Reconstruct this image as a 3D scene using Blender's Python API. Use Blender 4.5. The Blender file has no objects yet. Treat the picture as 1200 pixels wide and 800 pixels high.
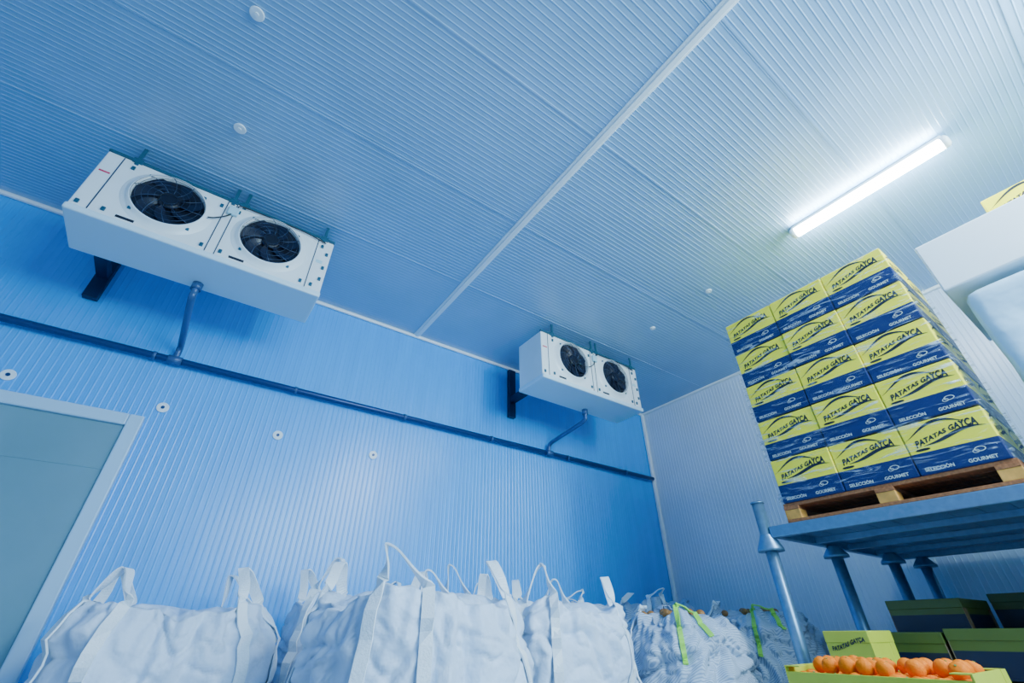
import bpy, bmesh, math, random
from mathutils import Vector, Matrix, noise
random.seed(7)
scene = bpy.context.scene
COL = scene.collection
CH = 1.0      # camera height above floor
ZC = 4.0      # ceiling height
YB = 4.27     # back wall
XR = 5.68     # right wall
XL = -3.6
YF = -4.5

# ------------------------------------------------------------------ materials
def new_mat(name):
    m = bpy.data.materials.new(name); m.use_nodes = True
    nt = m.node_tree; b = nt.nodes['Principled BSDF']
    return m, nt, b
def mat(name, col, rough=0.5, metal=0.0, spec=0.5, nscale=0, namt=0.0, bump=0.0, bscale=40, emit=None, estr=0, stretch=None, bdist=0.01):
    m, nt, b = new_mat(name)
    b.inputs['Base Color'].default_value = (*col, 1)
    b.inputs['Roughness'].default_value = rough
    b.inputs['Metallic'].default_value = metal
    b.inputs['Specular IOR Level'].default_value = spec
    tc = nt.nodes.new('ShaderNodeTexCoord'); mp = nt.nodes.new('ShaderNodeMapping')
    nt.links.new(tc.outputs['Object'], mp.inputs['Vector'])
    if stretch: mp.inputs['Scale'].default_value = stretch
    if nscale:
        n = nt.nodes.new('ShaderNodeTexNoise'); n.inputs['Scale'].default_value = nscale; n.inputs['Detail'].default_value = 4
        nt.links.new(mp.outputs[0], n.inputs['Vector'])
        r = nt.nodes.new('ShaderNodeValToRGB')
        r.color_ramp.elements[0].position = 0.3; r.color_ramp.elements[1].position = 0.7
        r.color_ramp.elements[0].color = (*[max(0, c*(1-namt)) for c in col], 1)
        r.color_ramp.elements[1].color = (*[min(1, c*(1+namt)) for c in col], 1)
        nt.links.new(n.outputs['Fac'], r.inputs['Fac']); nt.links.new(r.outputs['Color'], b.inputs['Base Color'])
    if bump:
        n2 = nt.nodes.new('ShaderNodeTexNoise'); n2.inputs['Scale'].default_value = bscale; n2.inputs['Detail'].default_value = 3
        nt.links.new(mp.outputs[0], n2.inputs['Vector'])
        bp = nt.nodes.new('ShaderNodeBump'); bp.inputs['Strength'].default_value = bump; bp.inputs['Distance'].default_value = bdist
        nt.links.new(n2.outputs['Fac'], bp.inputs['Height']); nt.links.new(bp.outputs['Normal'], b.inputs['Normal'])
    if emit:
        b.inputs['Emission Color'].default_value = (*emit, 1); b.inputs['Emission Strength'].default_value = estr
    return m

M_CEIL = mat('ceiling_paint', (0.27, 0.49, 0.73), 0.32, spec=0.8, nscale=1.5, namt=0.05)
M_BACK = mat('back_wall_blue_cast', (0.015, 0.40, 0.97), 0.30, spec=0.7, nscale=2.0, namt=0.06, bump=0.10, bscale=6, stretch=(6, 6, 0.6))  # white panels; the blue ambient light is put into the base colour
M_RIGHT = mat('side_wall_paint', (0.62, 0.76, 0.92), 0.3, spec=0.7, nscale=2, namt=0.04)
M_TRIM = mat('white_trim_paint', (0.84, 0.93, 0.98), 0.35)
M_FRAME = mat('door_frame_paint', (0.42, 0.66, 0.86), 0.35)
M_FLOOR = mat('concrete', (0.32, 0.42, 0.54), 0.6, nscale=6, namt=0.2, bump=0.2)
M_DOOR = mat('door_paint', (0.15, 0.31, 0.40), 0.5, spec=0.4, nscale=1.2, namt=0.10)
M_PIPE = mat('pipe_dark_blue', (0.012, 0.05, 0.18), 0.35, metal=0.3)
M_DRAIN = mat('drain_pipe_grey', (0.05, 0.12, 0.28), 0.35, metal=0.2)
M_WHITE = mat('cooler_enamel', (0.86, 0.91, 0.93), 0.35, nscale=4, namt=0.03)
M_TRAY = mat('cooler_tray', (0.66, 0.87, 0.97), 0.3)
M_BLACK = mat('black_steel', (0.004, 0.006, 0.016), 0.4)
M_BLADE = mat('fan_blade', (0.006, 0.010, 0.03), 0.35)
M_GUARD = mat('guard_wire', (0.05, 0.08, 0.14), 0.3, metal=0.7)
M_DKBLUE = mat('bracket_navy', (0.006, 0.016, 0.06), 0.4)
M_GALV = mat('galvanised_steel', (0.15, 0.28, 0.44), 0.35, metal=0.6, nscale=30, namt=0.10)
M_TEAL = mat('bracket_teal', (0.03, 0.13, 0.20), 0.4, metal=0.4)
M_RED = mat('red_label', (0.7, 0.03, 0.1), 0.5)
M_INK = mat('print_ink', (0.004, 0.008, 0.025), 0.6)
M_YINK = mat('pale_ink', (0.55, 0.64, 0.60), 0.6)
M_BAG = mat('woven_white', (0.62, 0.75, 0.93), 0.55, nscale=5, namt=0.05, bump=0.6, bscale=9, bdist=0.04)
M_STRAP = mat('strap_white', (0.84, 0.92, 0.99), 0.5, bump=0.3, bscale=120)
M_GREEN = mat('strap_green', (0.35, 0.80, 0.10), 0.5)
M_WOOD = mat('pallet_wood', (0.34, 0.12, 0.04), 0.7, nscale=8, namt=0.35, stretch=(1, 8, 8))
M_WOOD2 = mat('pallet_block_wood', (0.70, 0.32, 0.06), 0.7, nscale=12, namt=0.3)
M_ORANGE = mat('orange_peel', (0.95, 0.20, 0.0), 0.6, spec=0.2, bump=0.25, bscale=120)
M_ONION = mat('onion_skin', (0.40, 0.17, 0.04), 0.5, nscale=8, namt=0.3)
M_CARD = mat('brown_card', (0.25, 0.16, 0.08), 0.7, nscale=5, namt=0.1)
M_STYRO = mat('white_foam_board', (0.80, 0.90, 0.96), 0.5, nscale=3, namt=0.02)
M_SHEET = mat('pale_blue_sheet', (0.50, 0.78, 0.97), 0.35, bump=0.5, bscale=4, bdist=0.04)
M_LAMP = mat('lamp_tube', (1, 1, 1), 0.3, emit=(0.80, 0.93, 1.0), estr=115)
M_LABEL = mat('pale_label', (0.45, 0.75, 0.85), 0.5)
M_STEM = mat('stem_green', (0.12, 0.25, 0.05), 0.6)

def split_mat(name, top, low, zsplit):
    m, nt, b = new_mat(name)
    b.inputs['Roughness'].default_value = 0.4
    tc = nt.nodes.new('ShaderNodeTexCoord'); sx = nt.nodes.new('ShaderNodeSeparateXYZ')
    nt.links.new(tc.outputs['Object'], sx.inputs[0])
    mt = nt.nodes.new('ShaderNodeMath'); mt.operation = 'GREATER_THAN'; mt.inputs[1].default_value = zsplit
    nt.links.new(sx.outputs['Z'], mt.inputs[0])
    n = nt.nodes.new('ShaderNodeTexNoise'); n.inputs['Scale'].default_value = 9
    nt.links.new(tc.outputs['Object'], n.inputs['Vector'])
    mx = nt.nodes.new('ShaderNodeMix'); mx.data_type = 'RGBA'
    mx.inputs['A'].default_value = (*low, 1); mx.inputs['B'].default_value = (*top, 1)
    nt.links.new(mt.outputs[0], mx.inputs['Factor'])
    hs = nt.nodes.new('ShaderNodeHueSaturation')
    mr = nt.nodes.new('ShaderNodeMapRange'); mr.inputs['To Min'].default_value = 0.88; mr.inputs['To Max'].default_value = 1.12
    nt.links.new(n.outputs['Fac'], mr.inputs['Value']); nt.links.new(mr.outputs['Result'], hs.inputs['Value'])
    nt.links.new(mx.outputs['Result'], hs.inputs['Color']); nt.links.new(hs.outputs['Color'], b.inputs['Base Color'])
    return m
M_BOX = split_mat('printed_card', (1.0, 0.85, 0.03), (0.002, 0.014, 0.11), 0.122)
M_CRATE = split_mat('crate_card', (0.55, 0.58, 0.04), (0.02, 0.03, 0.08), 0.05)
M_CRATE2 = split_mat('dark_crate_card', (0.10, 0.14, 0.02), (0.005, 0.012, 0.04), 0.12)

def stripe_mat():
    m, nt, b = new_mat('striped_mesh_fabric')
    b.inputs['Roughness'].default_value = 0.65
    tc = nt.nodes.new('ShaderNodeTexCoord')
    w2 = nt.nodes.new('ShaderNodeTexWave'); w2.wave_type = 'BANDS'; w2.bands_direction = 'DIAGONAL'
    w2.inputs['Scale'].default_value = 30; w2.inputs['Distortion'].default_value = 0.3
    nt.links.new(tc.outputs['Object'], w2.inputs['Vector'])
    r = nt.nodes.new('ShaderNodeValToRGB')
    r.color_ramp.elements[0].position = 0.1; r.color_ramp.elements[0].color = (0.27, 0.37, 0.54, 1)
    r.color_ramp.elements[1].position = 0.6; r.color_ramp.elements[1].color = (0.52, 0.63, 0.78, 1)
    nt.links.new(w2.outputs['Fac'], r.inputs['Fac']); nt.links.new(r.outputs['Color'], b.inputs['Base Color'])
    n2 = nt.nodes.new('ShaderNodeTexNoise'); n2.inputs['Scale'].default_value = 7
    nt.links.new(tc.outputs['Object'], n2.inputs['Vector'])
    bp = nt.nodes.new('ShaderNodeBump'); bp.inputs['Strength'].default_value = 0.8; bp.inputs['Distance'].default_value = 0.05
    nt.links.new(n2.outputs['Fac'], bp.inputs['Height']); nt.links.new(bp.outputs['Normal'], b.inputs['Normal'])
    return m
M_STRIPE = stripe_mat()

def film_mat():
    m = bpy.data.materials.new('stretch_film'); m.use_nodes = True
    nt = m.node_tree; nt.nodes.clear()
    o = nt.nodes.new('ShaderNodeOutputMaterial'); t = nt.nodes.new('ShaderNodeBsdfTransparent')
    g = nt.nodes.new('ShaderNodeBsdfPrincipled'); g.inputs['Roughness'].default_value = 0.10
    g.inputs['Base Color'].default_value = (0.6, 0.80, 0.98, 1); g.inputs['Specular IOR Level'].default_value = 1.0
    mx = nt.nodes.new('ShaderNodeMixShader')
    tc = nt.nodes.new('ShaderNodeTexCoord'); mp = nt.nodes.new('ShaderNodeMapping')
    mp.inputs['Rotation'].default_value = (0.5, 0.2, 0.0); mp.inputs['Scale'].default_value = (1, 1.2, 9)
    nt.links.new(tc.outputs['Object'], mp.inputs['Vector'])
    n = nt.nodes.new('ShaderNodeTexNoise'); n.inputs['Scale'].default_value = 4; n.inputs['Detail'].default_value = 7; n.inputs['Distortion'].default_value = 1.2
    nt.links.new(mp.outputs[0], n.inputs['Vector'])
    r = nt.nodes.new('ShaderNodeValToRGB')
    r.color_ramp.elements[0].position = 0.54; r.color_ramp.elements[0].color = (0.012, 0.012, 0.012, 1)
    r.color_ramp.elements[1].position = 0.68; r.color_ramp.elements[1].color = (0.55, 0.55, 0.55, 1)
    nt.links.new(n.outputs['Fac'], r.inputs['Fac']); nt.links.new(r.outputs['Color'], mx.inputs['Fac'])
    b = nt.nodes.new('ShaderNodeBump'); b.inputs['Strength'].default_value = 1.0; b.inputs['Distance'].default_value = 0.06
    nt.links.new(n.outputs['Fac'], b.inputs['Height']); nt.links.new(b.outputs['Normal'], g.inputs['Normal'])
    nt.links.new(t.outputs[0], mx.inputs[1]); nt.links.new(g.outputs[0], mx.inputs[2]); nt.links.new(mx.outputs[0], o.inputs['Surface'])
    return m
M_FILM = film_mat()

# ------------------------------------------------------------------ helpers
def finish(bm, name, mats, parent=None, loc=(0, 0, 0), smooth=False, bevel=0, subsurf=0, label=None):
    me = bpy.data.meshes.new(name)
    bmesh.ops.recalc_face_normals(bm, faces=bm.faces)
    bm.to_mesh(me); bm.free()
    if not isinstance(mats, (list, tuple)): mats = [mats]
    for m in mats: me.materials.append(m)
    if smooth:
        for p in me.polygons: p.use_smooth = True
    o = bpy.data.objects.new(name, me); COL.objects.link(o); o.location = loc
    if parent: o.parent = parent
    if bevel:
        b = o.modifiers.new('b', 'BEVEL'); b.width = bevel; b.segments = 2; b.limit_method = 'ANGLE'
    if subsurf:
        s = o.modifiers.new('s', 'SUBSURF'); s.levels = subsurf; s.render_levels = subsurf
    if label: o['label'] = label
    return o
def thing(name, loc, label, cat, group=None):
    e = bpy.data.objects.new(name, None); e.empty_display_size = 0.1; COL.objects.link(e); e.location = loc
    e['label'] = label; e['category'] = cat
    if group: e['group'] = group
    return e
def tag(o, label, cat, group=None):
    o['label'] = label; o['category'] = cat
    if group: o['group'] = group
    return o
def struct(o): o['kind'] = 'structure'; return o
def abox(bm, lo, hi, mi=0):
    v = [bm.verts.new((x, y, z)) for x in (lo[0], hi[0]) for y in (lo[1], hi[1]) for z in (lo[2], hi[2])]
    for f in ((0, 1, 3, 2), (4, 6, 7, 5), (0, 4, 5, 1), (2, 3, 7, 6), (0, 2, 6, 4), (1, 5, 7, 3)):
        fc = bm.faces.new([v[i] for i in f]); fc.material_index = mi
def boxpart(name, lo, hi, m, parent, bevel=0.0, label=None):
    bm = bmesh.new(); abox(bm, lo, hi); return finish(bm, name, m, parent, bevel=bevel, label=label)
def tube(bm, pts, r, seg=12, mi=0, closed=False, caps=True):
    pts = [Vector(p) for p in pts]; n = len(pts); rings = []
    rr = r if isinstance(r, (list, tuple)) else [r]*n
    up = None
    for i, p in enumerate(pts):
        if closed: t = (pts[(i+1) % n]-pts[i-1]).normalized()
        else: t = (pts[min(i+1, n-1)]-pts[max(i-1, 0)]).normalized()
        if up is None:
            a = Vector((0, 0, 1)) if abs(t.z) < 0.9 else Vector((1, 0, 0))
            up = t.cross(a).normalized()
        up = (up - t*up.dot(t)).normalized(); bi = t.cross(up)
        rings.append([bm.verts.new(p+(up*math.cos(2*math.pi*k/seg)+bi*math.sin(2*math.pi*k/seg))*rr[i]) for k in range(seg)])
    m = n if closed else n-1
    for i in range(m):
        a, b = rings[i], rings[(i+1) % n]
        for k in range(seg):
            f = bm.faces.new((a[k], a[(k+1) % seg], b[(k+1) % seg], b[k])); f.material_index = mi; f.smooth = True
    if not closed and caps:
        for q in (rings[0], rings[-1]):
            f = bm.faces.new(q); f.material_index = mi
def disc(bm, c, nrm, r, depth=0.01, seg=24, mi=0):
    c = Vector(c); nrm = Vector(nrm).normalized()
    tube(bm, [c, c+nrm*depth], r, seg, mi)
def ribbon(bm, pts, wd, w, t=0.004, mi=0):
    n = len(pts); prev = None
    for i in range(n):
        p = Vector(pts[i]); tan = (Vector(pts[min(i+1, n-1)])-Vector(pts[max(i-1, 0)])).normalized()
        wv = Vector(wd[i]); wv = (wv-tan*wv.dot(tan)).normalized(); nv = tan.cross(wv).normalized()
        c = [bm.verts.new(p+wv*(a*w/2)+nv*(b*t/2)) for a, b in ((-1, -1), (1, -1), (1, 1), (-1, 1))]
        if prev:
            for k in range(4):
                f = bm.faces.new((prev[k], prev[(k+1) % 4], c[(k+1) % 4], c[k])); f.material_index = mi
        else: bm.faces.new(c)
        prev = c
    bm.faces.new(prev)
def catmull(P, n=8):
    P = [Vector(p) for p in P]; out = []
    for i in range(len(P)-1):
        p0, p1, p2, p3 = P[max(i-1, 0)], P[i], P[i+1], P[min(i+2, len(P)-1)]
        for k in range(n):
            t = k/n
            out.append(0.5*((2*p1)+(p2-p0)*t+(2*p0-5*p1+4*p2-p3)*t*t+(3*p1-p0-3*p2+p3)*t**3))
    out.append(P[-1]); return out
def copy_tree(o, parent=None, loc=None, rotz=None):
    c = o.copy(); COL.objects.link(c)
    if parent: c.parent = parent
    if loc is not None: c.location = loc
    if rotz is not None: c.rotation_euler[2] = rotz
    for ch in list(o.children): copy_tree(ch, c)
    return c

# ------------------------------------------------------------------ room shell
def ribbed(name, s0, s1, l0, l1, f, m, pitch, hgt, rw, seams=(), seamw=0.03):
    """f(s,l,h)->xyz"""
    prof = [(s0, 0)]; s = s0
    while s < s1-pitch:
        e = s+pitch
        prof += [(e-rw, 0), (e-rw*0.65, hgt), (e-rw*0.35, hgt), (e, 0)]
        s = e
    prof.append((s1, 0))
    bm = bmesh.new(); A = [bm.verts.new(f(s, l0, h)) for s, h in prof]; B = [bm.verts.new(f(s, l1, h)) for s, h in prof]
    for i in range(len(prof)-1): bm.faces.new((A[i], A[i+1], B[i+1], B[i]))
    for q in seams:
        a, h = -seamw/2, 0.004
        v = [bm.verts.new(f(q+a, l, hh)) for l in (l0, l1) for hh in (0, h)]
        w = [bm.verts.new(f(q-a, l, hh)) for l in (l0, l1) for hh in (0, h)]
        bm.faces.new((v[0], v[1], v[3], v[2])); bm.faces.new((w[0], w[2], w[3], w[1])); bm.faces.new((v[1], w[1], w[3], v[3]))
    return struct(finish(bm, name, m))
ribbed('ceiling', YF, YB, XL, XR, lambda s, l, h: (l, s, ZC-h), M_CEIL, 0.038, 0.0019, 0.011, seams=(3.10, 2.13, 1.16, 0.19, -0.78, -1.75), seamw=0.012)
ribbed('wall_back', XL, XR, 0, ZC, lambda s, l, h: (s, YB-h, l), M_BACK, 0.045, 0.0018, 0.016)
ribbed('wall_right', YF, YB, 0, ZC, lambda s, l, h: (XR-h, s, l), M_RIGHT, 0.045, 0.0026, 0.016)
ribbed('wall_left', YF, YB, 0, ZC, lambda s, l, h: (XL+h, s, l), M_RIGHT, 0.1, 0.003, 0.018)
ribbed('wall_front', XL, XR, 0, ZC, lambda s, l, h: (s, YF+h, l), M_RIGHT, 0.1, 0.003, 0.018)
bm = bmesh.new(); abox(bm, (XL, YF, -0.1), (XR, YB, 0)); struct(finish(bm, 'floor', M_FLOOR))
# trims
def trim(n, lo, hi, bev=0.01, m=M_TRIM):
    bm = bmesh.new(); abox(bm, lo, hi); return struct(finish(bm, 'trim_%d' % n, m, bevel=bev))
bm = bmesh.new(); abox(bm, (1.58, YF, ZC-0.014), (1.66, YB, ZC)); abox(bm, (1.60, YF, ZC-0.030), (1.64, YB, ZC-0.013)); struct(finish(bm, 'trim_1', M_TRIM, bevel=0.004))
trim(2, (XL, YB-0.04, ZC-0.04), (XR, YB, ZC), 0.015)
trim(3, (XR-0.04, YF, ZC-0.04), (XR, YB, ZC), 0.015)
trim(4, (XR-0.055, YB-0.055, 0), (XR, YB, ZC), 0.02)
# door
bm = bmesh.new(); abox(bm, (-1.95, YB-0.05, 0), (-0.565, YB-0.012, 2.31)); abox(bm, (-1.95, YB-0.053, 1.98), (-0.565, YB-0.049, 1.986))
struct(finish(bm, 'door_1', M_DOOR, bevel=0.004))
bm = bmesh.new(); abox(bm, (-0.565, YB-0.08, 0), (-0.47, YB, 2.40)); abox(bm, (-2.05, YB-0.08, 0), (-1.95, YB, 2.40)); abox(bm, (-1.95, YB-0.08, 2.31), (-0.565, YB, 2.40))
struct(finish(bm, 'trim_5', M_FRAME, bevel=0.01))

# discs (panel fixing caps)
def cap(loc, nrm, r, centre):
    t = thing('fixing_cap', loc, 'small round white plastic fixing cap on the '+('ribbed wall panel' if centre else 'ribbed ceiling panel'), 'fixing cap', 'round panel fixing caps')
    bm = bmesh.new(); disc(bm, (0, 0, 0), nrm, r, 0.014, 24); finish(bm, 'cap_disc', M_TRIM, t, bevel=0.004)
    bm = bmesh.new(); disc(bm, Vector(nrm)*0.012, nrm, r*0.3, 0.008, 16); finish(bm, 'bolt_head', M_PIPE if centre else M_TRIM, t)
for p in ((-0.56, 1.73), (-0.53, 2.56)): cap((p[0], p[1], ZC-0.002), (0, 0, -1), 0.040, False)
for p in ((3.78, 1.72), (3.84, 2.51)): cap((p[0], p[1], ZC-0.002), (0, 0, -1), 0.032, False)
for p in ((-1.31, 2.53), (-0.40, 2.52), (0.47, 2.48), (1.35, 2.47)): cap((p[0], YB+0.001, p[1]), (0, -1, 0), 0.042, True)

# horizontal pipe along the wall
t = thing('wall_pipe', (0, YB-0.06, 2.914), 'long dark blue drain pipe running along the wall', 'pipe')
bm = bmesh.new(); tube(bm, [(XL+0.05, 0, 0), (XR-0.08, 0, 0)], 0.028, 16); finish(bm, 'pipe_run', M_PIPE, t)
for x in (-1.6, -0.6, 0.5, 1.6, 2.7, 3.9, 5.0):
    bm = bmesh.new(); tube(bm, [(x-0.012, 0, 0), (x+0.012, 0, 0)], 0.034, 16); finish(bm, 'clip', M_DRAIN, t)

# ------------------------------------------------------------------ coolers
def build_cooler(loc, bx, dx):
    t = thing('ceiling_air_cooler', loc, 'white evaporator unit with two black fans hung under the ceiling', 'air cooler', 'white twin-fan air coolers')
    W, H, Dp = 0.785, 0.60, 0.42
    boxpart('casing', (-W, 0.0, 0.03), (W, Dp, H), M_WHITE, t, 0.008)
    boxpart('drip_tray', (-W-0.005, -0.02, 0.0), (W+0.005, Dp+0.01, 0.05), M_TRAY, t, 0.012, 'pale glossy drip tray')
    for x in (-0.69, -0.03, 0.03, 0.66): boxpart('panel_seam', (x-0.003, -0.004, 0.06), (x+0.003, 0.0, H-0.01), M_GUARD, t)
    for cx in (-0.341, 0.335):
        f = bpy.data.objects.new('fan', None); COL.objects.link(f); f.parent = t; f.location = (cx, 0, 0.345)
        R = 0.216
        bm = bmesh.new()  # pale shroud ring lathe
        prof = [(R+0.055, 0.0), (R+0.045, -0.008), (R+0.02, -0.012), (R+0.010, -0.040), (R, -0.045), (R-0.006, -0.03), (R-0.006, 0.0)]
        seg = 64; rings = []
        for r, y in prof: rings.append([bm.verts.new((r*math.cos(2*math.pi*k/seg), y, min(0.24, r*math.sin(2*math.pi*k/seg)))) for k in range(seg)])
        for a, b in zip(rings[:-1], rings[1:]):
            for k in range(seg): bm.faces.new((a[k], a[(k+1) % seg], b[(k+1) % seg], b[k]))
        finish(bm, 'shroud', M_WHITE, f, smooth=True)
        bm = bmesh.new(); disc(bm, (0, 0, 0), (0, -1, 0), R-0.002, 0.006, 48); finish(bm, 'opening_shade', M_BLACK, f)  # flat black disc in place of the shaded recess behind the blades
        bm = bmesh.new()
        for b in range(7):
            a0 = 2*math.pi*b/7; g = []
            for i in range(7):
                r = 0.06+(R-0.072)*i/6; row = []
                sweep = 0.5*(i/6)**1.5; wdt = 0.34+0.12*math.sin(math.pi*i/6)
                for j in range(5):
                    u = j/4-0.5; a = a0+sweep+u*wdt*1.25
                    row.append(bm.verts.new((r*math.cos(a), -0.021+u*0.018, r*math.sin(a))))
                g.append(row)
            for i in range(6):
                for j in range(4): bm.faces.new((g[i][j], g[i+1][j], g[i+1][j+1], g[i][j+1]))
        finish(bm, 'blades', M_BLADE, f, smooth=True)
        bm = bmesh.new(); tube(bm, [(0, -0.006, 0), (0, -0.035, 0), (0, -0.042, 0)], [0.065, 0.065, 0.05], 32); finish(bm, 'hub', M_BLACK, f)
        bm = bmesh.new()
        for r, y in ((0.05, -0.062), (0.085, -0.061), (0.12, -0.059), (0.155, -0.056), (0.19, -0.052), (0.214, -0.046)):
            tube(bm, [(r*math.cos(2*math.pi*k/48), y, r*math.sin(2*math.pi*k/48)) for k in range(48)], 0.0014, 5, closed=True)
        for k in range(10):
            a = 2*math.pi*k/10
            tube(bm, [(r*math.cos(a+0.5*(r/0.21)), y, r*math.sin(a+0.5*(r/0.21))) for r, y in ((0.05, -0.063), (0.1, -0.061), (0.15, -0.058), (0.19, -0.053), (0.224, -0.038))], 0.0024, 5)
        finish(bm, 'guard', M_GUARD, f)
        for k in range(4):
            a = math.pi/4+k*math.pi/2; x, z = (R+0.022)*math.cos(a), (R+0.022)*math.sin(a)
            boxpart('guard_clip', (x-0.010, -0.022, z-0.010), (x+0.010, -0.002, z+0.010), M_TEAL, f, 0.002)
    gap = ZC-(loc[2]+H)
    for x in (-0.62, 0.0, 0.08, 0.70):
        boxpart('hanger', (x-0.012, -0.012, H-0.03), (x+0.012, 0.0, H+gap-0.004), M_TEAL, t, 0.002)
        boxpart('hanger_foot', (x-0.03, -0.014, H-0.012), (x+0.03, 0.0, H+0.03), M_TEAL, t, 0.002)
    boxpart('top_rail', (-W, -0.01, H), (W, 0.02, H+0.02), M_TEAL, t)
    for x, z in ((-0.75, 0.09), (-0.06, 0.10), (0.06, 0.10), (0.70, 0.10), (0.06, 0.52), (-0.06, 0.52), (0.70, 0.52), (-0.62, 0.53), (0.75, 0.30), (-0.62, 0.10), (0.62, 0.10), (0.75, 0.18), (0.75, 0.45)):
        boxpart('latch', (x-0.011, -0.012, z-0.016), (x+0.011, 0, z+0.016), M_TEAL, t, 0.003)
    boxpart('red_label', (-0.765, -0.003, 0.40), (-0.705, 0, 0.412), M_RED, t)
    for x in (-0.55, 0.12): boxpart('black_label', (x, -0.003, 0.075), (x+0.10, 0, 0.095), M_INK, t)
    boxpart('small_label', (0.685, -0.003, 0.34), (0.735, 0, 0.37), M_LABEL, t)
    boxpart('junction_box', (-0.01, -0.03, 0.46), (0.06, -0.004, 0.54), M_LABEL, t, 0.005)
    bm = bmesh.new(); tube(bm, catmull([(0.03, -0.01, 0.5), (0.0, -0.03, 0.42), (-0.06, -0.03, 0.36), (-0.10, -0.03, 0.34)]), 0.005, 6); finish(bm, 'cable', M_BLACK, t)
    bm = bmesh.new(); tube(bm, catmull([(0.05, -0.01, 0.5), (0.05, -0.03, 0.56), (0.16, -0.02, 0.58), (0.5, -0.02, 0.585), (0.72, -0.015, 0.56)]), 0.005, 6)
    finish(bm, 'cable', M_BLACK, t)
    yb = YB-loc[1]
    bm = bmesh.new(); abox(bm, (bx-0.02, yb-0.06, 0.02), (bx+0.08, yb-0.004, 0.70)); abox(bm, (bx-0.01, Dp-0.01, 0.22), (bx+0.07, yb-0.05, 0.30))
    finish(bm, 'wall_bracket', M_DKBLUE, t, bevel=0.006, label='dark navy steel wall bracket')
    bm = bmesh.new(); z0 = 2.914-loc[2]; y0 = 0.35
    tube(bm, catmull([(dx, y0, 0.02), (dx, y0, -0.08), (dx, y0+0.06, -0.14), (dx, y0+0.55, -0.20), (dx, y0+0.68, -0.23), (dx, y0+0.705, z0+0.03)], 8), 0.024, 14)
    tube(bm, [(dx, y0, 0.0), (dx, y0, -0.06)], 0.036, 14); tube(bm, [(dx-0.05, y0+0.705, z0), (dx+0.05, y0+0.705, z0)], 0.036, 14)
    finish(bm, 'drain_pipe', M_DRAIN, t, label='grey bent drain pipe')
    return t
zc = CH+2.25
build_cooler((-0.445, 3.15, zc), -0.75, -0.015)
build_cooler((3.435, 3.15, zc), -0.45, 0.145)

# ------------------------------------------------------------------ fluorescent lights
def lamp(loc, L):
    t = thing('fluorescent_light', loc, 'lit white fluorescent tube fixture mounted on the ceiling', 'ceiling light')
    boxpart('housing', (-0.036, -L/2, 0.06), (0.036, L/2, 0.108), M_TRIM, t, 0.012)
    bm = bmesh.new(); seg = 20; ends = []
    ys = [(-L/2+0.005, 0.45), (-L/2+0.012, 0.8), (-L/2+0.03, 1)]+[(-L/2+0.03+(L-0.06)*i/8, 1) for i in range(1, 9)]+[(L/2-0.012, 0.8), (L/2-0.005, 0.45)]
    for y, k in ys:
        ends.append([bm.verts.new((0.044*k*math.cos(math.pi*2*j/seg), y, 0.048+0.044*k*math.sin(math.pi*2*j/seg))) for j in range(seg)])
    for a, b in zip(ends[:-1], ends[1:]):
        for j in range(seg): bm.faces.new((a[j], a[(j+1) % seg], b[(j+1) % seg], b[j]))
    bm.faces.new(ends[0]); bm.faces.new(ends[-1])
    finish(bm, 'diffuser', M_LAMP, t, smooth=True)
    for s in (-1, 1):
        bm = bmesh.new(); tube(bm, [(0, s*(L/2-0.02), 0.05), (0, s*(L/2+0.01), 0.05), (0, s*(L/2+0.022), 0.05)], [0.048, 0.048, 0.03], 20); finish(bm, 'end_cap', M_TRIM, t)
lamp((3.64, 0.24, ZC-0.11), 1.08)

# ------------------------------------------------------------------ boxes with print
def text_mesh(txt, size, bold=0.0, shear=0.0, sp=1.0):
    cu = bpy.data.curves.new('t', 'FONT'); cu.body = txt; cu.size = size; cu.offset = bold; cu.align_x = 'CENTER'; cu.resolution_u = 3; cu.shear = shear; cu.space_character = sp
    o = bpy.data.objects.new('t', cu); COL.objects.link(o)
    dg = bpy.context.evaluated_depsgraph_get(); dg.update()
    me = bpy.data.meshes.new_from_object(o.evaluated_get(dg))
    bm = bmesh.new(); bm.from_mesh(me); bmesh.ops.triangulate(bm, faces=bm.faces)
    V = [v.co.copy() for v in bm.verts]; Fc = [[v.index for v in f.verts] for f in bm.faces]
    bm.free()
    bpy.data.objects.remove(o); bpy.data.curves.remove(cu)
    return V, Fc
T_MAIN = text_mesh('PATATAS GAYÇA', 0.05, 0.0024, 0.15, 1.08)
T_SEL = text_mesh('SELECCIÓN', 0.026, 0.0006)
T_GOU = text_mesh('GOURMET', 0.026, 0.0006)
BW, BD, BH = 0.396, 0.396, 0.302
def put_text(bm, T, fn, mi=0):
    V, Fc = T; vs = [bm.verts.new(fn(v)) for v in V]
    for f in Fc:
        try: bm.faces.new([vs[i] for i in f]).material_index = mi
        except ValueError: pass
def base_curve(u):   # arched baseline of the logo
    q = (u+0.17)/0.34
    return 0.150+0.062*math.sin(math.pi*0.66*min(1, max(0, q)))**1.2
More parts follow.
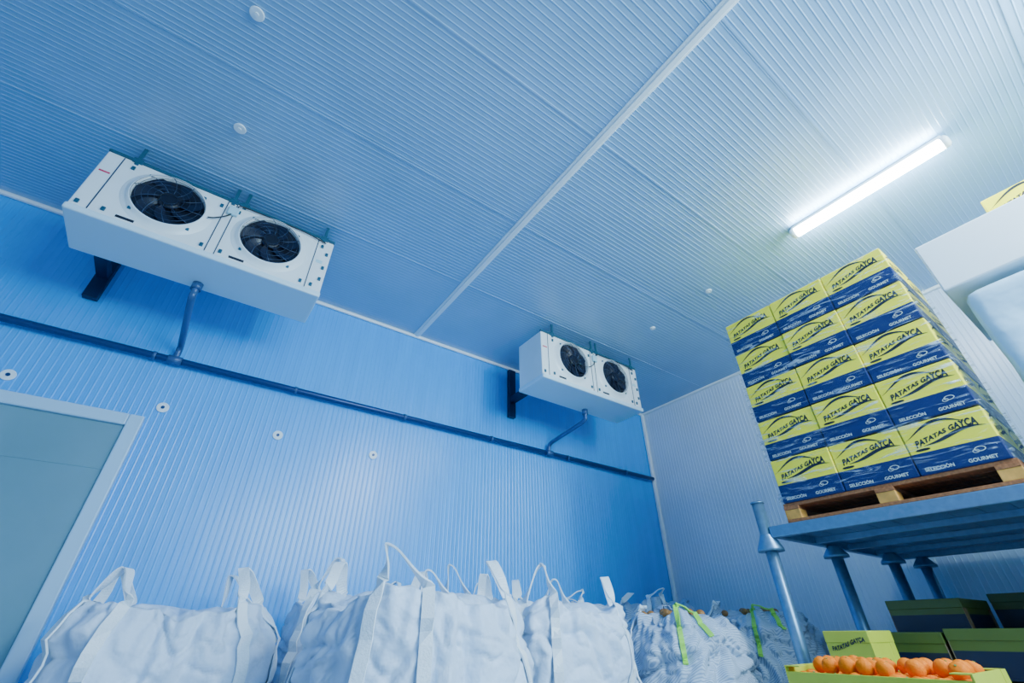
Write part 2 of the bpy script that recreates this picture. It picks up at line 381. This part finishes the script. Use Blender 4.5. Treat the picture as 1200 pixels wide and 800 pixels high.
def box_print(parent):
    bm = bmesh.new()
    def face_map(side):
        if side == 'x': return lambda u, v: (-BD/2-0.0012, -u, v)       # seen from -x, left is +y
        if side == 'y': return lambda u, v: (u, -BW/2-0.0012, v)        # seen from -y
    for side in ('x', 'y'):
        fm = face_map(side)
        xs = [v.x for v in T_MAIN[0]]; sc = 0.305/(max(xs)-min(xs)); cx0 = (max(xs)+min(xs))/2
        def fn(v):
            u = (v.x-cx0)*sc; q = (u+0.17)/0.34
            return fm(u, base_curve(u)+v.y*(0.88+0.26*math.cos(math.pi*2*q+0.5)))
        put_text(bm, T_MAIN, fn, 0)
        for T, cx in ((T_SEL, -0.10), (T_GOU, 0.09)): put_text(bm, T, lambda v: fm(v.x+cx, v.y+0.018), 1)
        N = 28; A = []; B = []
        for i in range(N+1):
            q = i/N; u = -0.188+0.31*q
            v = 0.204+0.070*math.sin(math.pi*min(1, q*0.86))**1.2
            th = 0.001+0.016*math.sin(math.pi*q)**1.3
            A.append(bm.verts.new(fm(u, v))); B.append(bm.verts.new(fm(u, min(0.297, v+th))))
        for i in range(N): bm.faces.new((A[i], A[i+1], B[i+1], B[i])).material_index = 0
        A = []; B = []
        for i in range(N+1):
            q = i/N; u = -0.12+0.30*q
            v = base_curve(u)-0.008-0.008*math.sin(math.pi*2*q)
            th = 0.020*math.sin(math.pi*q)+0.0008
            A.append(bm.verts.new(fm(u, max(0.122, v-th)))); B.append(bm.verts.new(fm(u, v)))
        for i in range(N): bm.faces.new((A[i], A[i+1], B[i+1], B[i])).material_index = 0
        for (cx, cz, rx, rz) in ((0.10, 0.078, 0.025, 0.014), (0.080, 0.07, 0.015, 0.010)):
            a_ = [bm.verts.new(fm(cx+rx*math.cos(a), cz+rz*math.sin(a))) for a in [2*math.pi*i/20 for i in range(20)]]
            b_ = [bm.verts.new(fm(cx+rx*.8*math.cos(a), cz+rz*.75*math.sin(a))) for a in [2*math.pi*i/20 for i in range(20)]]
            for i in range(20): bm.faces.new((a_[i], a_[(i+1) % 20], b_[(i+1) % 20], b_[i])).material_index = 1
    return finish(bm, 'printed_lettering', [M_INK, M_YINK], parent, label='dark and pale printed lettering')
def hand_hole(parent, side):
    bm = bmesh.new(); r = []
    for i in range(24):
        a = 2*math.pi*i/24; u = -0.13+0.035*math.copysign(abs(math.cos(a))**0.6, math.cos(a)); v = 0.138+0.007*math.sin(a)
        r.append(bm.verts.new((-BD/2-0.0016, -u, v) if side == 'x' else (u, -BW/2-0.0016, v)))
    bm.faces.new(r)
    return finish(bm, 'hand_hole', M_BLACK, parent)
def build_box(loc):
    t = thing('cardboard_box', loc, 'yellow and navy printed cardboard box stacked on a pallet', 'cardboard box', 'stacked yellow and navy produce boxes')
    boxpart('box_body', (-BD/2, -BW/2, 0), (BD/2, BW/2, BH-0.004), M_BOX, t, 0.006)
    boxpart('flap_seam', (-BD/2+0.003, -0.003, BH-0.005), (BD/2-0.003, 0.003, BH-0.002), M_INK, t)
    box_print(t); hand_hole(t, 'x'); hand_hole(t, 'y')
    return t
SX, SY0, SZ = 3.43, 0.32, CH+0.745
proto = None
for k in range(5):
    for j in range(3):
        for i in range(2):
            if i == 1 and j == 1: continue
            loc = (SX+0.2+i*0.4+random.uniform(-.006, .006), SY0+0.2+j*0.4+random.uniform(-.001, .001), SZ+k*0.306)
            if proto is None: proto = build_box(loc)
            else: copy_tree(proto, loc=loc)
# stretch film
bm = bmesh.new()
def filmshell(lo, hi):
    P = [(lo[0], lo[1]), (lo[0], hi[1]), (hi[0], hi[1]), (hi[0], lo[1])]; NZ = 14; rings = []
    for k in range(NZ+1):
        z = lo[2]+(hi[2]-lo[2])*k/NZ; ring = []
        for e in range(4):
            a, b = P[e], P[(e+1) % 4]
            for q in range(12):
                s = q/12; x = a[0]+(b[0]-a[0])*s; y = a[1]+(b[1]-a[1])*s
                n = noise.noise(Vector((x*3, y*3, z*4)))*0.008
                nx = (-1, 0, 1, 0)[e]; ny = (0, 1, 0, -1)[e]
                ring.append(bm.verts.new((x+nx*n, y+ny*n, z)))
        rings.append(ring)
    for a, b in zip(rings[:-1], rings[1:]):
        for k in range(48): bm.faces.new((a[k], a[(k+1) % 48], b[(k+1) % 48], b[k]))
filmshell((-0.018, -0.018, 0.01), (0.818, 1.218, 1.525))
tag(finish(bm, 'stretch_wrap', M_FILM, None, loc=(SX, SY0, SZ), smooth=True), 'clear wrinkled plastic film wrapped around the stacked boxes', 'plastic wrap')

# ------------------------------------------------------------------ pallet
def build_pallet(loc, lx, ly, h=0.125, lab='brown wooden pallet under the stacked boxes'):
    t = thing('pallet', loc, lab, 'pallet')
    n = 7
    for i in range(n):
        x0 = lx*i/n; boxpart('deck_board', (x0+0.008, 0, h-0.022), (x0+lx/n-0.008, ly, h), M_WOOD, t, 0.002)
    for y in (0, ly/2-0.05, ly-0.1): boxpart('stringer', (0, y, h-0.044), (lx, y+0.1, h-0.022), M_WOOD, t, 0.002)
    for x in (0, lx/2-0.05, lx-0.1): boxpart('bottom_board', (x, 0, 0), (x+0.1, ly, 0.02), M_WOOD, t, 0.002)
    for x in (0, lx/2-0.05, lx-0.1):
        for y in (0.0, ly/2-0.05, ly-0.1):
            boxpart('block', (x+0.002, y, 0.02), (x+0.098, y+0.1, h-0.044), M_WOOD2, t, 0.003)
    return t
build_pallet((SX, SY0-0.01, CH+0.62), 0.8, 1.22)

# ------------------------------------------------------------------ racks
def build_rack(loc, lx, ly, far, near):
    t = thing('steel_storage_rack', loc, 'galvanised steel stacking rack carrying a loaded pallet', 'storage rack')
    zs = CH+0.54
    def part(name, fn, bev=0.0, sm=False):
        bm = bmesh.new(); fn(bm); return finish(bm, name, M_GALV, t, bevel=bev)
    part('beam', lambda b: abox(b, (0, 0, zs), (0.05, ly, zs+0.075)), 0.006)
    part('beam', lambda b: abox(b, (lx-0.05, 0, zs), (lx, ly, zs+0.075)), 0.006)
    part('beam', lambda b: abox(b, (0.05, 0, zs), (lx-0.05, 0.05, zs+0.07)), 0.006)
    part('beam', lambda b: abox(b, (0.05, ly-0.05, zs), (lx-0.05, ly, zs+0.07)), 0.006)
    def deck(b):
        n = int(ly/0.14)
        for i in range(n):
            y = 0.06+(ly-0.12)*i/n; abox(b, (0.05, y, zs+0.045), (lx-0.05, y+0.135, zs+0.072))
    part('shelf_deck', deck, 0.003)
    for x in (lx*0.25, lx*0.5, lx*0.75): part('cross_bar', lambda b: abox(b, (x, 0.05, zs+0.005), (x+0.05, ly-0.05, zs+0.045)), 0.003)
    for i, (x, yy) in enumerate(far+near):
        corner = i == 0 or i >= len(far)
        top = zs+0.24 if corner else zs+0.004
        def post(b):
            tube(b, [(x, yy, 0.012), (x, yy, top)], 0.040, 18)
            if corner: tube(b, [(x, yy, top), (x, yy, top+0.012)], 0.046, 18)
        part('post', post)
        zt_ = zs+0.03 if corner else zs-0.005
        part('post_collar', lambda b: tube(b, [(x, yy, zs-0.08), (x, yy, zs-0.062), (x, yy, zt_-0.005), (x, yy, zt_)], [0.085, 0.085, 0.044, 0.044], 20))
        part('foot_plate', lambda b: abox(b, (x-0.06, yy-0.055, 0), (x+0.06, yy+0.055, 0.012)), 0.003)
    return t
build_rack((3.40, -1.55, 0), 2.18, 3.21, [(0.03, 3.252), (0.76, 3.14), (1.56, 3.04), (2.10, 2.98)], [(0.03, -0.042), (2.10, -0.042)])

# white wrapped load beyond the frame edge
t = thing('white_wrapped_load', (3.43, -1.45, CH+0.62), 'white foam board block above bulging pale wrapped goods', 'wrapped load')
bm = bmesh.new(); abox(bm, (0.0, 0.03, 0.0), (1.0, 1.57, 1.09)); 
bmesh.ops.subdivide_edges(bm, edges=bm.edges, cuts=10, use_grid_fill=True)
for v in bm.verts:
    n = noise.noise(v.co*3.0)*0.06+noise.noise(v.co*8.0)*0.03
    if v.co.z > 0.01: v.co += Vector((n, n*0.5, 0.3*n))
finish(bm, 'wrapped_goods', M_SHEET, t, smooth=True, subsurf=1, label='pale bulging wrapped goods')
boxpart('foam_board', (0, 0, 1.14), (1.0, 1.62, 1.51), M_STYRO, t, 0.01)
for i, yy in enumerate((-0.38, -0.79)):
    copy_tree(proto, loc=(3.43+0.53, yy-0.05, CH+2.135))

# ------------------------------------------------------------------ big bags
def build_bag(loc, w, d, h, seed, fabric, strap, lab, loops=(0, 1, 2, 3), loop_h=0.18, rot=0.0, contents=None, cname='bulk_bag', soft=1.0, group='white bulk bags', dome=0.03, crump=1.5, taper=0.08):
    t = thing(cname, loc, lab, 'bulk bag', group); t.rotation_euler[2] = rot
    rnd = random.Random(seed)
    off = Vector((seed*3.7, seed*1.3, seed*2.1))
    def ridge(q): return 1-2*abs(noise.noise(q))
    def crease(q): return max(0.0, 1-5*abs(noise.noise(q)))**1.5
    def surf(a, v):
        n = 5.0-2.2*v*soft
        c, s = math.cos(a), math.sin(a)
        k = (abs(c)**n+abs(s)**n)**(-1/n)
        bul = 1+0.06*soft*math.sin(math.pi*min(1, v*0.95+0.03))-0.05*(1-v)**4-taper*(max(0, v-0.86)/0.14)**1.5*soft
        x, y = w/2*k*c*bul*0.935, d/2*k*s*bul*0.935
        p = Vector((x, y, 0))
        corner = abs(c*s)*2
        tv = max(0, v-0.6)/0.4
        z = h*v+(0.06*corner*soft-0.015+0.06*noise.noise(Vector((c*2.5, s*2.5, seed)))+0.02*noise.noise(Vector((c*8, s*8, seed))))*tv
        q = Vector((x*2.2, y*2.2, z*2.4))+off
        wq = q+Vector((noise.noise(q*1.3+Vector((5, 0, 0))), noise.noise(q*1.3+Vector((0, 5, 0))), noise.noise(q*1.3)))*0.8
        r = noise.noise(q)*0.040+ridge(wq*0.9)*0.022*crump+ridge(wq*2.0)*0.010*crump-0.030
        r -= 0.020*crump*crease(wq*1.3+Vector((9, 2, 4)))+0.010*crump*crease(wq*2.7+Vector((1, 7, 3)))
        fold = math.sin(a*15+noise.noise(q)*6)*0.016*max(0, v-0.40)/0.6+math.sin(a*37+seed+4*noise.noise(q*2))*0.008*max(0, v-0.65)/0.35
        p += Vector((c, s, 0))*(r+fold)
        p.z = max(0.0, z)
        return p
    NA, NV = 260, 120
    bm = bmesh.new(); rows = []
    for j in range(NV+1):
        v = j/NV; rows.append([bm.verts.new(surf(2*math.pi*i/NA, v)) for i in range(NA)])
    top = rows[-1]
    rim = [q.co.copy() for q in top]
    NR = 16
    for k in range(1, NR):
        s = 1-k/NR; ring = []
        for i in range(NA):
            r0 = rim[i]; z = r0.z*(s**2)+(h+dome)*(1-s**2)-0.03*math.sin(math.pi*min(1, (1-s)*3))
            q = Vector((r0.x*s*5, r0.y*s*5, seed))
            z += ridge(q*0.8)*0.025*(1-s**4)+math.sin(2*math.pi*i/NA*16+3*noise.noise(q))*0.010*s
            ring.append(bm.verts.new((r0.x*s, r0.y*s, z)))
        rows.append(ring)
    for a, b in zip(rows[:-1], rows[1:]):
        for i in range(NA): bm.faces.new((a[i], a[(i+1) % NA], b[(i+1) % NA], b[i]))
    bm.faces.new(rows[0]); bm.faces.new(rows[-1])
    finish(bm, 'bag_body', fabric, t, smooth=True)
    for ci, stp in loops:
        ac = math.pi/4+ci*math.pi/2; da = 0.22
        rad = Vector((math.cos(ac), math.sin(ac), 0))
        pts = []; wd = []
        vl = 0.12 if stp is not M_GREEN else 0.76
        for q in range(24):
            v = vl+(1-vl)*q/23; aa = ac-da; p = surf(aa, v); n = Vector((math.cos(aa), math.sin(aa), 0)); pts.append(p+n*0.014); wd.append(surf(aa+0.05, v)-surf(aa-0.05, v))
        A = surf(ac-da, 1); B = surf(ac+da, 1)
        tg = (B-A).normalized()
        lean = Vector((rnd.uniform(-.06, .06), rnd.uniform(-.06, .06), 0)); hh = loop_h*rnd.uniform(0.8, 1.2)
        mid = (A+B)/2+lean
        arch = [A+Vector((0, 0, 0.02)), A*0.62+mid*0.38+Vector((0, 0, hh*0.5)), mid-tg*0.028+Vector((0, 0, hh*0.92)), mid+Vector((0, 0, hh*1.03))+lean*0.3, mid+tg*0.028+Vector((0, 0, hh*0.90)), B*0.62+mid*0.38+Vector((0, 0, hh*0.45)), B+Vector((0, 0, 0.02))]
        arch = catmull(arch, 6)
        for q, p in enumerate(arch):
            pts.append(p); s = q/(len(arch)-1); k = math.sin(math.pi*s)**0.5
            wd.append((tg*(1-k)+rad*k+Vector((0, 0, 0.02))))
        vl2 = vl if stp is not M_GREEN else 0.9
        for q in range(24):
            v = 1-(1-vl2)*q/23; aa = ac+da; p = surf(aa, v); n = Vector((math.cos(aa), math.sin(aa), 0)); pts.append(p+n*0.014); wd.append(surf(aa+0.05, v)-surf(aa-0.05, v))
        for q in range(1, len(wd)):
            if wd[q].dot(wd[q-1]) < 0: wd[q] = -wd[q]
        bm = bmesh.new(); ribbon(bm, pts, wd, 0.052 if stp is not M_GREEN else 0.032, 0.008); finish(bm, 'lifting_loop', stp, t)
    if contents:
        for q in range(10):
            a = q*2.4+rnd.uniform(-.2, .2); r = 0.08+0.024*q
            bm = bmesh.new(); bmesh.ops.create_icosphere(bm, subdivisions=2, radius=rnd.uniform(0.028, 0.036))
            o = finish(bm, 'onion', contents, None, smooth=True)
            o.location = Vector(loc)+Vector((r*w*math.cos(a), r*d*math.sin(a), h+dome+0.045-r*0.08)); o.scale = (1, 1, 0.85)
            tag(o, 'brown-skinned onion resting on top of a filled bulk bag', 'onion', 'onions on the bulk bags')
    return t
W4 = tuple((i, M_STRAP) for i in range(4))
WL = 'white woven bulk bag with lifting loops, creased, '
build_bag((0.15, 3.36, 0), 0.97, 0.97, 1.07, 1, M_BAG, M_STRAP, WL+'beside the door', loops=W4, rot=0.03)
build_bag((1.19, 3.46, 0), 0.95, 0.94, 1.15, 2, M_BAG, M_STRAP, WL+'behind the largest bag', loops=W4, rot=-0.04)
build_bag((1.10, 2.34, 0), 0.97, 0.97, 1.11, 3, M_BAG, M_STRAP, WL+'largest', loops=W4, rot=0.20, loop_h=0.18)
build_bag((2.16, 2.64, 0), 0.97, 0.96, 1.10, 4, M_BAG, M_STRAP, WL+'beside striped mesh bags', loops=W4, rot=-0.03)
build_bag((2.19, 3.72, 0), 0.94, 0.92, 1.16, 5, M_BAG, M_STRAP, WL+'against the wall', loops=W4, rot=0.04)
SL = 'grey-white finely striped mesh bulk bag '
G1 = ((0, M_STRIPE), (1, M_STRAP), (2, M_GREEN)); G0 = ((0, M_STRAP), (1, M_STRAP), (2, M_STRAP)); G2 = ((1, M_STRAP), (2, M_GREEN))
kw = dict(cname='striped_bulk_bag', group='striped mesh bulk bags', soft=1.6, dome=0.04, crump=2.2, taper=0.11)
build_bag((3.26, 2.46, 0), 0.90, 0.88, 1.04, 6, M_STRIPE, M_GREEN, SL+'with a green strap', loops=G1, loop_h=0.05, rot=0.1, contents=M_ONION, **kw)
build_bag((4.42, 2.50, 0), 0.96, 0.92, 1.07, 7, M_STRIPE, M_GREEN, SL+'behind the steel rack post', loops=G2, loop_h=0.05, rot=-0.1, contents=M_ONION, **kw)
build_bag((3.30, 3.62, 0), 0.94, 0.90, 1.14, 8, M_STRIPE, M_STRAP, SL+'standing near the wall', loops=G0, loop_h=0.08, **kw)
build_bag((4.48, 3.65, 0), 0.94, 0.90, 1.19, 9, M_STRIPE, M_STRAP, SL+'standing near the wall corner', loops=G0, loop_h=0.08, **kw)

# ------------------------------------------------------------------ crates
def build_crate(loc, lx, ly, h, m, lab, group, text=0, rimm=M_CARD, lid=False):
    t = thing('produce_crate', loc, lab, 'crate', group)
    bm = bmesh.new(); w = 0.008
    abox(bm, (-lx/2, -ly/2, 0), (lx/2, ly/2, 0.01))
    abox(bm, (-lx/2, -ly/2, 0.01), (-lx/2+w, ly/2, h-0.02)); abox(bm, (lx/2-w, -ly/2, 0.01), (lx/2, ly/2, h-0.02))
    abox(bm, (-lx/2+w, -ly/2, 0.01), (lx/2-w, -ly/2+w, h)); abox(bm, (-lx/2+w, ly/2-w, 0.01), (lx/2-w, ly/2, h))
    finish(bm, 'crate_walls', m, t, bevel=0.002)
    for sx in (-1, 1):
        for sy in (-1, 1):
            x, y = sx*(lx/2-0.03), sy*(ly/2-0.03)
            bm = bmesh.new(); abox(bm, (x-0.03, y-0.03, h-0.004), (x+0.03, y+0.03, h))
            abox(bm, (x-0.031, y+sy*0.03-0.002, 0.01), (x+0.031, y+sy*0.03+0.002, h))
            finish(bm, 'corner_post', rimm, t, bevel=0.001)
    if lid: boxpart('lid', (-lx/2-0.004, -ly/2-0.004, h-0.05), (lx/2+0.004, ly/2+0.004, h+0.004), m, t, 0.004)
    if text:
        V, Fc = T_MAIN; xs = [v.x for v in V]; sc = text/(max(xs)-min(xs))
        bm = bmesh.new(); put_text(bm, T_MAIN, lambda v: (-lx/2-0.0055, -v.x*sc, h*0.68+v.y*sc*1.3+0.02*math.sin(v.x*8)))
        finish(bm, 'printed_lettering', M_INK, t)
    return t
OX, OY = 2.50, 0.92
build_pallet((2.28, 0.57, 0), 0.46, 0.70, 0.13, 'brown wooden pallet under the stack of orange crates')
zt = 0.13
for k in range(4):
    build_crate((OX, OY, zt), 0.40, 0.62, 0.186, M_CRATE if k == 3 else M_CARD, ('yellow-green cardboard crate full of oranges' if k == 3 else 'brown cardboard crate in a stack'), 'orange crates', rimm=M_CRATE if k == 3 else M_CARD); zt += 0.187
zo = zt-0.036
om = None
for layer in range(2):
    nx, ny = ((5, 9), (4, 8))[layer]
    for i in range(nx):
        for j in range(ny):
            if layer == 1 and random.random() < 0.25: continue
            x = OX+(i-(nx-1)/2)*0.0720+random.uniform(-.001, .001)*(1+6*layer); y = OY+(j-(ny-1)/2)*0.0665+random.uniform(-.001, .001)*(1+6*layer)
            z = zo-0.015+layer*0.048+random.uniform(-.003, .003)
            if om is None:
                bm = bmesh.new(); bmesh.ops.create_uvsphere(bm, u_segments=24, v_segments=16, radius=0.033)
                for v in bm.verts:
                    if v.co.z > 0.030: v.co.z -= 0.003
                o = finish(bm, 'orange_fruit', M_ORANGE, None, smooth=True)
                bm = bmesh.new(); disc(bm, (0, 0, 0.028), (0, 0, 1), 0.004, 0.004, 8); finish(bm, 'stem', M_STEM, o)
                om = o; o.location = (x, y, z); tag(o, 'ripe bright orange in an open crate', 'orange', 'oranges in the crate')
            else:
                o = copy_tree(om, loc=(x, y, z))
            o.rotation_euler = (random.uniform(-.8, .8), random.uniform(-.8, .8), random.uniform(0, 6)); s = random.uniform(.92, 1.0); o.scale = (s, s, s)
# narrow stack of small printed cartons right behind the oranges
z = 0.0
for k in range(5):
    build_crate((3.22, 1.27, z), 0.30, 0.21, 0.198, M_CRATE, 'small yellow-green printed carton standing behind the oranges', 'small printed cartons', text=0.17 if k == 4 else 0, rimm=M_CRATE, lid=(k == 4)); z += 0.199
build_pallet((3.55, 0.12, 0), 1.88, 1.29, 0.13, 'brown wooden pallet under the rack carrying crates')
for ix in range(3):
    for iy in range(3):
        cx, cy = 3.87+ix*0.615, 0.36+iy*0.42
        z = 0.13; nn = 4 if ix == 0 else (5 if (ix+iy) % 2 else 4)
        hh = (0.215, 0.208, 0.212)[ix]+(0.004 if iy == 1 else 0)
        for k in range(nn):
            last = k == nn-1
            build_crate((cx, cy, z), 0.60, 0.40, hh-0.005, M_CRATE2, 'dark green and navy cardboard crate stacked under the rack', 'dark cardboard crates', lid=last); z += hh

# ------------------------------------------------------------------ lighting
w = bpy.data.worlds.new('w'); scene.world = w; w.use_nodes = True
bg = w.node_tree.nodes['Background']; bg.inputs['Color'].default_value = (0.35, 0.68, 1.0, 1); bg.inputs['Strength'].default_value = 0.6
def area(loc, target, sx, sy, power, col):
    l = bpy.data.lights.new('area_fill', 'AREA'); l.shape = 'RECTANGLE'; l.size = sx; l.size_y = sy; l.energy = power; l.color = col
    o = bpy.data.objects.new('area_fill', l); COL.objects.link(o); o.location = loc
    o.rotation_euler = (Vector(target)-Vector(loc)).to_track_quat('-Z', 'Y').to_euler(); return o
area((2.2, -3.0, 2.8), (2.6, 4.0, 3.0), 3.2, 1.3, 300, (0.58, 0.87, 1.0))  # added fill behind the camera for back wall, ceiling and coolers
area((2.9, -1.3, 3.85), (2.6, 1.8, 0.0), 0.3, 1.3, 160, (0.82, 0.94, 1.0))  # added out-of-view light, brightens the bags from the right

# ------------------------------------------------------------------ camera
F = Vector((0.4855, 0.6792, 0.5504)); R = Vector((0.81551442, -0.5787135, -0.00518712)); U = Vector((-0.31499276, -0.45136641, 0.83489396))
cam = bpy.data.cameras.new('camera'); co = bpy.data.objects.new('camera', cam); COL.objects.link(co)
m = Matrix((R, U, -F)).transposed().to_4x4(); m.translation = (0, 0, CH); co.matrix_world = m
cam.sensor_width = 36; cam.lens = 516.9*36/1200; cam.clip_start = 0.05
scene.camera = co
